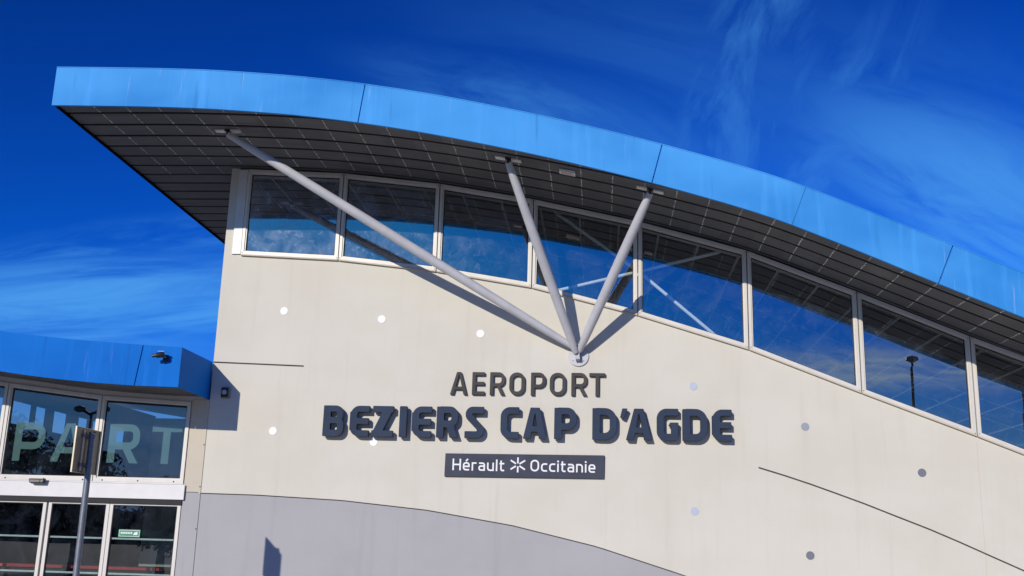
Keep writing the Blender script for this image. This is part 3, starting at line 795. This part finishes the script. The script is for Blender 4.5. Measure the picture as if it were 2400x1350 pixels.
S3 = thing('wall_board', (-2.365, 0, 2.62), 'dark slate board reading Hérault Occitanie with a white star between the words', 'sign')
m = MB()
q = [(-2.365, 2.622), (.030, 2.640), (.036, 2.984), (-2.361, 2.966)]
m.quadprism(q, -.040, -.010, 0); b = m.build('board', ['slate', 'slateside'], S3, bevel=.003)
for p in b.data.polygons:
    if abs(p.normal.y) < .9: p.material_index = 1
def board_word(word, x, xe, z0):
    adv = {'H': .74, 'é': .60, 'e': .60, 'r': .42, 'a': .58, 'u': .60, 'l': .14, 't': .42, 'O': .76, 'c': .54, 'i': .14, 'n': .60}
    gap = .17; tot = sum(adv[c] for c in word) + gap * (len(word) - 1); h = .172; k = (xe - x) / (tot * h)
    for c in word:
        w = adv[c] * h * k
        glyph_mesh('letter', c, x, z0, w, h, -.0403, .0025, .135, .130, 0, 0, ['lettering'], S3)
        x += w + gap * h * k
board_word('Hérault', -2.246, -1.462, 2.716); board_word('Occitanie', -1.068, -.098, 2.724)
m = MB(); c0 = Vector((-1.258, 0, 2.815))
for ang, r0, r1 in ((90, .022, .112), (270, .022, .112), (148, .034, .128), (212, .034, .128), (32, .028, .128), (-32, .028, .128)):
    a = math.radians(ang); u = Vector((math.cos(a), 0, math.sin(a))); v = Vector((-u.z, 0, u.x)) * .0115
    p = [c0 + u * r0 - v, c0 + u * r1 - v, c0 + u * r1 + v, c0 + u * r0 + v]
    m.quadprism([(t.x, t.z) for t in p], -.0430, -.0403)
m.build('star', 'lettering', S3)

# ------------------------------------------------------------------ entrance building
EB = thing('entrance_building', (-9.5, 0, 0), 'low glazed entrance building under a blue canopy, left of the cream wall', 'building')
def ct(x): return float(np.interp(x, [-14, -12, -10, -8.965, -8.29, -7.624, -6.763, -6.137], [5.30, 5.02, 4.69, 4.537, 4.461, 4.405, 4.352, 4.320]))
def cbz(x): return float(np.interp(x, [-14, -12, -10, -8.873, -8.404, -7.873, -7.348, -6.788, -6.139], [4.60, 4.36, 4.06, 3.927, 3.868, 3.815, 3.775, 3.745, 3.732]))
YC = -1.244; XCR = -6.137
fm = MB()
for a, b in ((-14, -6.772), (-6.756, XCR)):
    prev = None
    for x in curve_x(a, b, .2):
        # seam leans with the panel
        top = x - (.018 if abs(x + 6.764) < .02 else 0) + (.055 if abs(x + 6.764) < .02 else 0)
        bot = x - (.035 if abs(x + 6.764) < .02 else 0)
        cur = [(bot, YC, cbz(bot)), (bot, YC + .03, cbz(bot)), (top, YC + .03, ct(top)), (top, YC, ct(top))]
        if prev: fm.hexa(prev + cur)
        prev = cur
fm.build('canopy_fascia', 'bluedeep', EB)
m = MB(); m.box(XCR - .03, XCR, YC + .032, -.002, cbz(XCR), ct(XCR)); m.build('canopy_side', 'bluedeep', EB)
m = MB()
for a, b in zip(curve_x(-14, XCR - .035, .25)[:-1], curve_x(-14, XCR - .035, .25)[1:]):
    for k in range(5):
        y0 = YC + .04 + k * .24; y1 = y0 + .222
        band(a, b, (cbz(a) + .03, cbz(b) + .03), (cbz(a) + .045, cbz(b) + .045), y0, min(y1, -.01), m)
m.build('canopy_soffit', 'soffit', EB)
m = MB(); m2 = MB()
P = curve_x(-14, XCR - .035, .25)
for a, b in zip(P[:-1], P[1:]):
    band(a, b, (cbz(a) + .07, cbz(b) + .07), (cbz(a) + .08, cbz(b) + .08), YC + .035, -.01, m2)
    band(a, b, (ct(a) - .06, ct(b) - .06), (ct(a) - .02, ct(b) - .02), YC + .035, 13.0, m)
m.build('roof', 'roof', EB); m2.build('soffit_backing', 'black', EB)
m = MB()  # head beam between the soffit and the windows
for a, b in zip(P[:-1], P[1:]): band(a, b, (cbz(a) - .055, cbz(b) - .055), (ct(a) - .07, ct(b) - .07), .002, .2, m)
m.build('head_beam', 'alu', EB)
m = MB(); m.box(-6.398, XL - .036, -.006, .22, 2.300, 3.725); m.build('pilaster', 'side', EB)
m = MB(); m.box(-6.398, XL - .036, -.006, .22, 0, 2.292); m.build('pilaster_base', 'greyrender', EB)
# upper windows with the frosted letters
XE = [-12.6, -11.0, -9.425, -7.855, -6.40]
wins = []
for i in range(4):
    x0, x1 = XE[i] + .008, XE[i + 1] - .006
    q = [(x0, 2.425), (x1, 2.425), (x1, cbz(x1) - .06), (x0, cbz(x0) - .06)]
    m = MB(); inn = frame(m, q, .045, .045, .055, .045, -.03, .06); in2 = frame(m, inn, .018, .018, .018, .018, -.012, .06)
    for k in range(3): m.disc((x0 + .15 + k * (x1 - x0 - .3) / 2, 2.447), .011, -.035, -.0295, 10, mi=1)
    w = m.build('window', ['alu', 'gasket'], EB)
    m = MB(); in3 = frame(m, in2, .012, .012, .012, .03, .006, .03); m.build('gasket', 'gasket', w)
    m = MB(); m.face([(x, .018, z) for x, z in in3]); m.build('pane', 'glassent', w)
    wins.append(w)
for wi, ch, a, b in ((2, 'P', -9.235, -8.735), (2, 'A', -8.612, -8.060), (3, 'R', -7.695, -7.190), (3, 'T', -7.005, -6.520)):
    glyph_mesh('letter', ch, a, 2.715, b - a, .600, .030, .002, .20, .175, 0, 0, ['film'], wins[wi])
m = MB(); m.box(-12.6, -6.365, -.048, -.0305, 2.176, 2.402)
m.box(-12.6, -6.40, -.028, .06, 2.404, 2.424)
m.build('header_panel', 'white', EB, bevel=.004)
m = MB(); m.box(-12.6, -6.40, -.031, .12, 2.10, 2.168); m.build('door_track', 'gasket', EB)
# glazed doors
for (x0, x1) in ((-11.2, -10.06), (-10.04, -8.555), (-8.520, -7.545), (-7.535, -6.415)):
    d = MB()
    q = [(x0, .02), (x1, .02), (x1, 2.098), (x0, 2.098)]
    inn = frame(d, q, .052, .052, .10, .02, .0, .05); dd = d.build('door', 'alu', EB)
    m = MB(); in3 = frame(m, inn, .012, .012, .012, .012, .01, .04); m.build('gasket', 'gasket', dd)
    m = MB(); m.face([(x, .026, z) for x, z in in3]); m.build('pane', 'glassent', dd)
    for z in (1.575, 1.055):
        m = MB(); m.box(inn[0][0] + .002, inn[1][0] - .002, .034, .06, z - .013, z + .013); m.build('crossbar', 'brace', dd)
    if x1 > -6.5:
        st = MB(); st.box(-7.362, -7.020, .0215, .0245, 1.600, 1.714, 0)
        st.box(-7.352, -7.030, .0205, .0215, 1.610, 1.704, 1); st.box(-7.346, -7.036, .0195, .0205, 1.616, 1.698, 0)
        for k in range(7): st.box(-7.325 + k * .027, -7.306 + k * .027, .0185, .0195, 1.648, 1.676, 1)
        st.quadprism([(-7.13, 1.635), (-7.06, 1.635), (-7.06, 1.685), (-7.11, 1.67)], .0185, .0195, 1)
        s_ = st.build('door_sticker', ['green', 'lettering'], dd); props(s_, 'green and white rectangular sticker on the glass')
    else:
        pass
# room behind the glass
m = MB(); m.box(-12.75, -12.05, .21, .0 + 13, 0, .02); m = MB()
m.box(-12.72, -12.62, -.0, 13, 0, 3.90); m.box(-12.72, -12.62, 0, 13, 4.40, 4.95)
for y in (0, 4.9): pass
for y0, y1 in ((0, 4.95), (5.55, 5.66), (6.55, 6.62), (7.18, 7.42), (8.15, 8.60), (9.2, 9.35), (10.1, 10.3), (11.3, 13)): m.box(-12.72, -12.62, y0, y1, 3.9005, 4.3995)
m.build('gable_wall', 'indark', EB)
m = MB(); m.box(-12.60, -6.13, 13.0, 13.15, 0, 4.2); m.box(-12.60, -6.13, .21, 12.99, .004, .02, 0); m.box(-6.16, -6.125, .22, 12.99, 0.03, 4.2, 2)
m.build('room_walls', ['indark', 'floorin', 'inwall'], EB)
m = MB(); m.box(-9.6, -6.2, 6.0, 6.1, 0.03, 4.1); pw = m.build('partition', 'inwall', EB)
m = MB(); m.box(-12.62, -9.7, 3.1, 3.16, 2.2, 3.2); m.build('bulkhead', 'indark', EB)
ctr = thing('counter', (-8.6, 2.6, 0), 'dark counter with a red edge band seen through the lower door glass', 'counter')
m = MB(); m.box(-10.4, -7.6, 2.2, 2.9, .02, 1.05); m.build('cabinet', 'indark', ctr)
m = MB(); m.box(-10.45, -7.55, 2.15, 2.95, 1.052, 1.10); m.build('top', 'red', ctr)
for (x, z, w) in ((-7.72, 1.70, .12), (-7.72, 1.58, .12)):
    pass

# ------------------------------------------------------------------ small fittings
SCM = thing('security_camera', (-6.36, YC, 4.14), 'small dark security camera on the blue canopy front near its right corner', 'camera')
m = MB(); m.box(-6.40, -6.32, YC - .035, YC - .001, 4.10, 4.20); m.build('mount', 'darkplastic', SCM, bevel=.008)
m = MB(); m.tube([(-6.36, YC - .03, 4.165), (-6.38, YC - .10, 4.17)], .018, 10); m.build('arm', 'greyplastic', SCM)
m = MB(); m.tube([(-6.34, YC - .14, 4.182), (-6.36, YC - .14, 4.180), (-6.44, YC - .155, 4.168), (-6.445, YC - .156, 4.167), (-6.50, YC - .165, 4.160)], [.030, .040, .040, .028, .024], 16); bdy = m.build('housing', 'darkplastic', SCM, smooth=True)
m = MB(); m.box(-6.42, -6.33, YC - .18, YC - .10, 4.222, 4.228); m.build('sun_shield', 'lens', SCM)

WL = thing('wall_lamp', (-5.87, 0, 3.83), 'small square dark box lamp with a pale lens on the wall beside the canopy', 'lamp')
m = MB(); m.box(-5.935, -5.800, -.055, -.001, 3.745, 3.918); m.build('housing', 'greyplastic', WL, bevel=.012)
m = MB(); m.box(-5.925, -5.815, -.066, -.0555, 3.765, 3.905); m.build('bezel', 'darkplastic', WL, bevel=.004)
m = MB(); m.disc((-5.875, 3.835), .038, -.074, -.0665, 20); m.build('lens', 'lens', WL)

DS = thing('door_sensor', (-8.69, -.08, 2.39), 'dark motion sensor box on the white header over the doors', 'sensor')
m = MB(); m.hexa([(-8.80, -.155, 2.375), (-8.585, -.155, 2.375), (-8.585, -.076, 2.36), (-8.80, -.076, 2.36), (-8.83, -.14, 2.435), (-8.565, -.14, 2.435), (-8.565, -.076, 2.445), (-8.83, -.076, 2.445)]); m.build('housing', 'darkplastic', DS, bevel=.012)
m = MB(); m.box(-8.76, -8.63, -.162, -.1555, 2.385, 2.42); m.build('window', 'greyplastic', DS)

SL = thing('soffit_light', (-.53, -1.61, 6.89), 'small oblong recessed light with a copper coloured inside, under the roof edge', 'light')
s = dzf(-.53); z = zf(-.53) + .008
def slab(mb, a, b, y0, y1, t0, t1, mi=0):
    mb.hexa([(-.53 + a, -1.61 + y0, z + s * a + t0), (-.53 + b, -1.61 + y0, z + s * b + t0), (-.53 + b, -1.61 + y1, z + s * b + t0), (-.53 + a, -1.61 + y1, z + s * a + t0),
             (-.53 + a, -1.61 + y0, z + s * a + t1), (-.53 + b, -1.61 + y0, z + s * b + t1), (-.53 + b, -1.61 + y1, z + s * b + t1), (-.53 + a, -1.61 + y1, z + s * a + t1)], mi)
m = MB(); slab(m, -.115, -.092, -.06, .06, -.04, .0); slab(m, .092, .115, -.06, .06, -.04, 0); slab(m, -.092, .092, -.06, -.045, -.04, 0); slab(m, -.092, .092, .045, .06, -.04, 0); m.build('rim', 'dotwhite', SL, bevel=.004)
m = MB(); slab(m, -.091, .091, -.044, .044, -.012, -.002); m.build('reflector', 'copper', SL)

# ------------------------------------------------------------------ road sign seen from behind
RG = thing('road_sign', (-6.235, -3.45, 0), 'square road sign seen from behind on a grey round post in front of the entrance', 'road sign')
m = MB(); m.tube([(-6.222, -3.45, 0), (-6.232, -3.45, 1.4), (-6.240, -3.45, 2.830)], .038, 24); m.build('post', 'galv', RG, smooth=True)
m = MB(); m.tube([(-6.240, -3.45, 2.831), (-6.240, -3.45, 2.842)], .040, 24); m.build('post_cap', 'darkplastic', RG)
m = MB(); m.box(-6.302, -6.296, -3.755, -3.142, 2.343, 2.873); 
pn = m.build('panel', 'signback', RG)
m = MB(); m.box(-6.302, -6.284, -3.767, -3.757, 2.335, 2.881); m.box(-6.302, -6.284, -3.140, -3.130, 2.335, 2.881)
m.box(-6.302, -6.284, -3.7565, -3.1405, 2.874, 2.881); m.box(-6.302, -6.284, -3.7565, -3.1405, 2.335, 2.342); m.build('rim', 'signedge', pn)
for y in (-3.56, -3.34):
    m = MB(); m.box(-6.2955, -6.283, y - .022, y + .022, 2.36, 2.855); m.build('stiffener', 'signedge' if y < -3.5 else 'signback', pn)
for z in (2.785, 2.435):
    m = MB(); m.box(-6.2825, -6.274, -3.60, -3.30, z - .022, z + .022); m.box(-6.276, -6.255, -3.52, -3.495, z - .02, z + .02); m.box(-6.276, -6.255, -3.405, -3.38, z - .02, z + .02)
    m.tube([(-6.252, -3.45 , z - .018), (-6.252 + .014, -3.45, z - .018)], .001, 4)
    m.tube([(-6.238, -3.45, z - .017), (-6.238, -3.45, z + .017)], .045, 20); m.tube([(-6.262, -3.56, z), (-6.262, -3.34, z)], .008, 8)
    m.build('clamp', 'galv', RG)

# ------------------------------------------------------------------ behind the viewer: what the glass reflects
def lamp_post(x, y, top, label, arm=False):
    t = thing('street_lamp', (x, y, -.12), label, 'street lamp', 'street lamps across the car park')
    m = MB(); m.tube([(x, y, -.12), (x, y, 1.0), (x, y, top)], [.08, .055, .042], 16); m.build('post', 'lampmetal', t, smooth=True)
    if arm:
        m = MB(); m.tube([(x, y, top - .1), (x, y, top - .05), (x + .35, y, top + .08)], .05, 12); m.tube([(x, y, top - .1), (x - .35, y, top + .1)], .05, 12); m.build('arm', 'lampmetal', t, smooth=True)
        for sx in (-.45, .45):
            m = MB(); n = 8
            m.tube([(x + sx - .20, y, top + .10), (x + sx - .15, y, top + .11), (x + sx, y, top + .12), (x + sx + .15, y, top + .11), (x + sx + .20, y, top + .1)], [.03, .08, .12, .09, .03], 16); m.build('lamp_head', 'greyplastic', t, smooth=True)
    else:
        m = MB(); m.tube([(x, y, top - .02), (x, y, top + .05), (x, y, top + .13), (x, y, top + .18)], [.06, .20, .19, .07], 20); m.build('lamp_head', 'lampmetal', t, smooth=True)
    return t
lamp_post(9.75, -18.0, 7.75, 'dark post top lamp mirrored in the seventh window')
lamp_post(13.1, -18.0, 6.9, 'dark post top lamp mirrored at the right end of the window band')
lamp_post(-17.8, -19.5, 5.80, 'double armed street lamp mirrored in the entrance glass', True)

def tree(x, y, h, cw, base, seed, label, n=1700):
    r = random.Random(seed)
    t = thing('pine_tree', (x, y, -.12), label, 'tree', 'pines across the car park')
    m = MB(); P = [Vector((x, y, -.12))]
    for k in range(1, 7): P.append(Vector((x + r.uniform(-.2, .2) * k * .3, y + r.uniform(-.2, .2) * k * .3, -.12 + (h * .9) * k / 6)))
    m.tube(P, [.24, .21, .18, .14, .10, .07, .03], 10)
    tips = []
    for k in range(15):
        a = r.uniform(0, 6.28); z = base + (h - base) * (.1 + .8 * k / 15); q = P[0] + Vector((0, 0, z)); rr_ = cw * r.uniform(.5, .95) * (1 - .45 * k / 15)
        e = q + Vector((math.cos(a) * rr_, math.sin(a) * rr_, r.uniform(.2, .9))); m.tube([q, (q + e) / 2 + Vector((0, 0, -.1)), e], [.07, .045, .02], 6); tips.append(e); tips.append((q + e) / 2)
    m.build('trunk', 'bark', t, smooth=True)
    m = MB(); tips.append(Vector((x, y, h)))
    for i in range(n):
        c = r.choice(tips); q = c + Vector((r.gauss(0, .42), r.gauss(0, .42), r.gauss(0, .26)))
        u = Vector((r.gauss(0, 1), r.gauss(0, 1), r.gauss(0, 1))).normalized(); v = u.orthogonal().normalized(); s = r.uniform(.10, .26)
        m.face([q - u * s, q + v * s * .5, q + u * s, q - v * s * .5])
    m.build('crown', 'leaf', t)
    return t
tree(-29.2, -34, 7.0, 2.9, 2.2, 1, 'spreading dark pine mirrored in the left entrance glass', 5200)
tree(-26.6, -37, 5.6, 2.0, 1.4, 2, 'smaller pine mirrored beside the spreading dark pine', 4200)
tree(-21.6, -36, 3.5, 1.5, .8, 3, 'low bushy pine mirrored in the right door', 2600)
tree(-34.5, -37, 8.6, 3.2, 3.0, 4, 'tallest pine at the far left of the car park')
hb = MB(); r = random.Random(9); prev = None
for i in range(121):
    x = -420 + i * 7; z = 4.5 + 5 * math.exp(-((x + 150) / 60) ** 2) + 3 * math.exp(-((x + 40) / 40) ** 2) + r.uniform(-.7, .7)
    cur = [(x, -260, -.2), (x, -230, -.2), (x, -245, z)]
    if prev: hb.face([prev[1], cur[1], cur[2], prev[2]]); hb.face([prev[2], cur[2], cur[0], prev[0]])
    prev = cur
props(hb.build('hills', 'hill'), kind='structure')
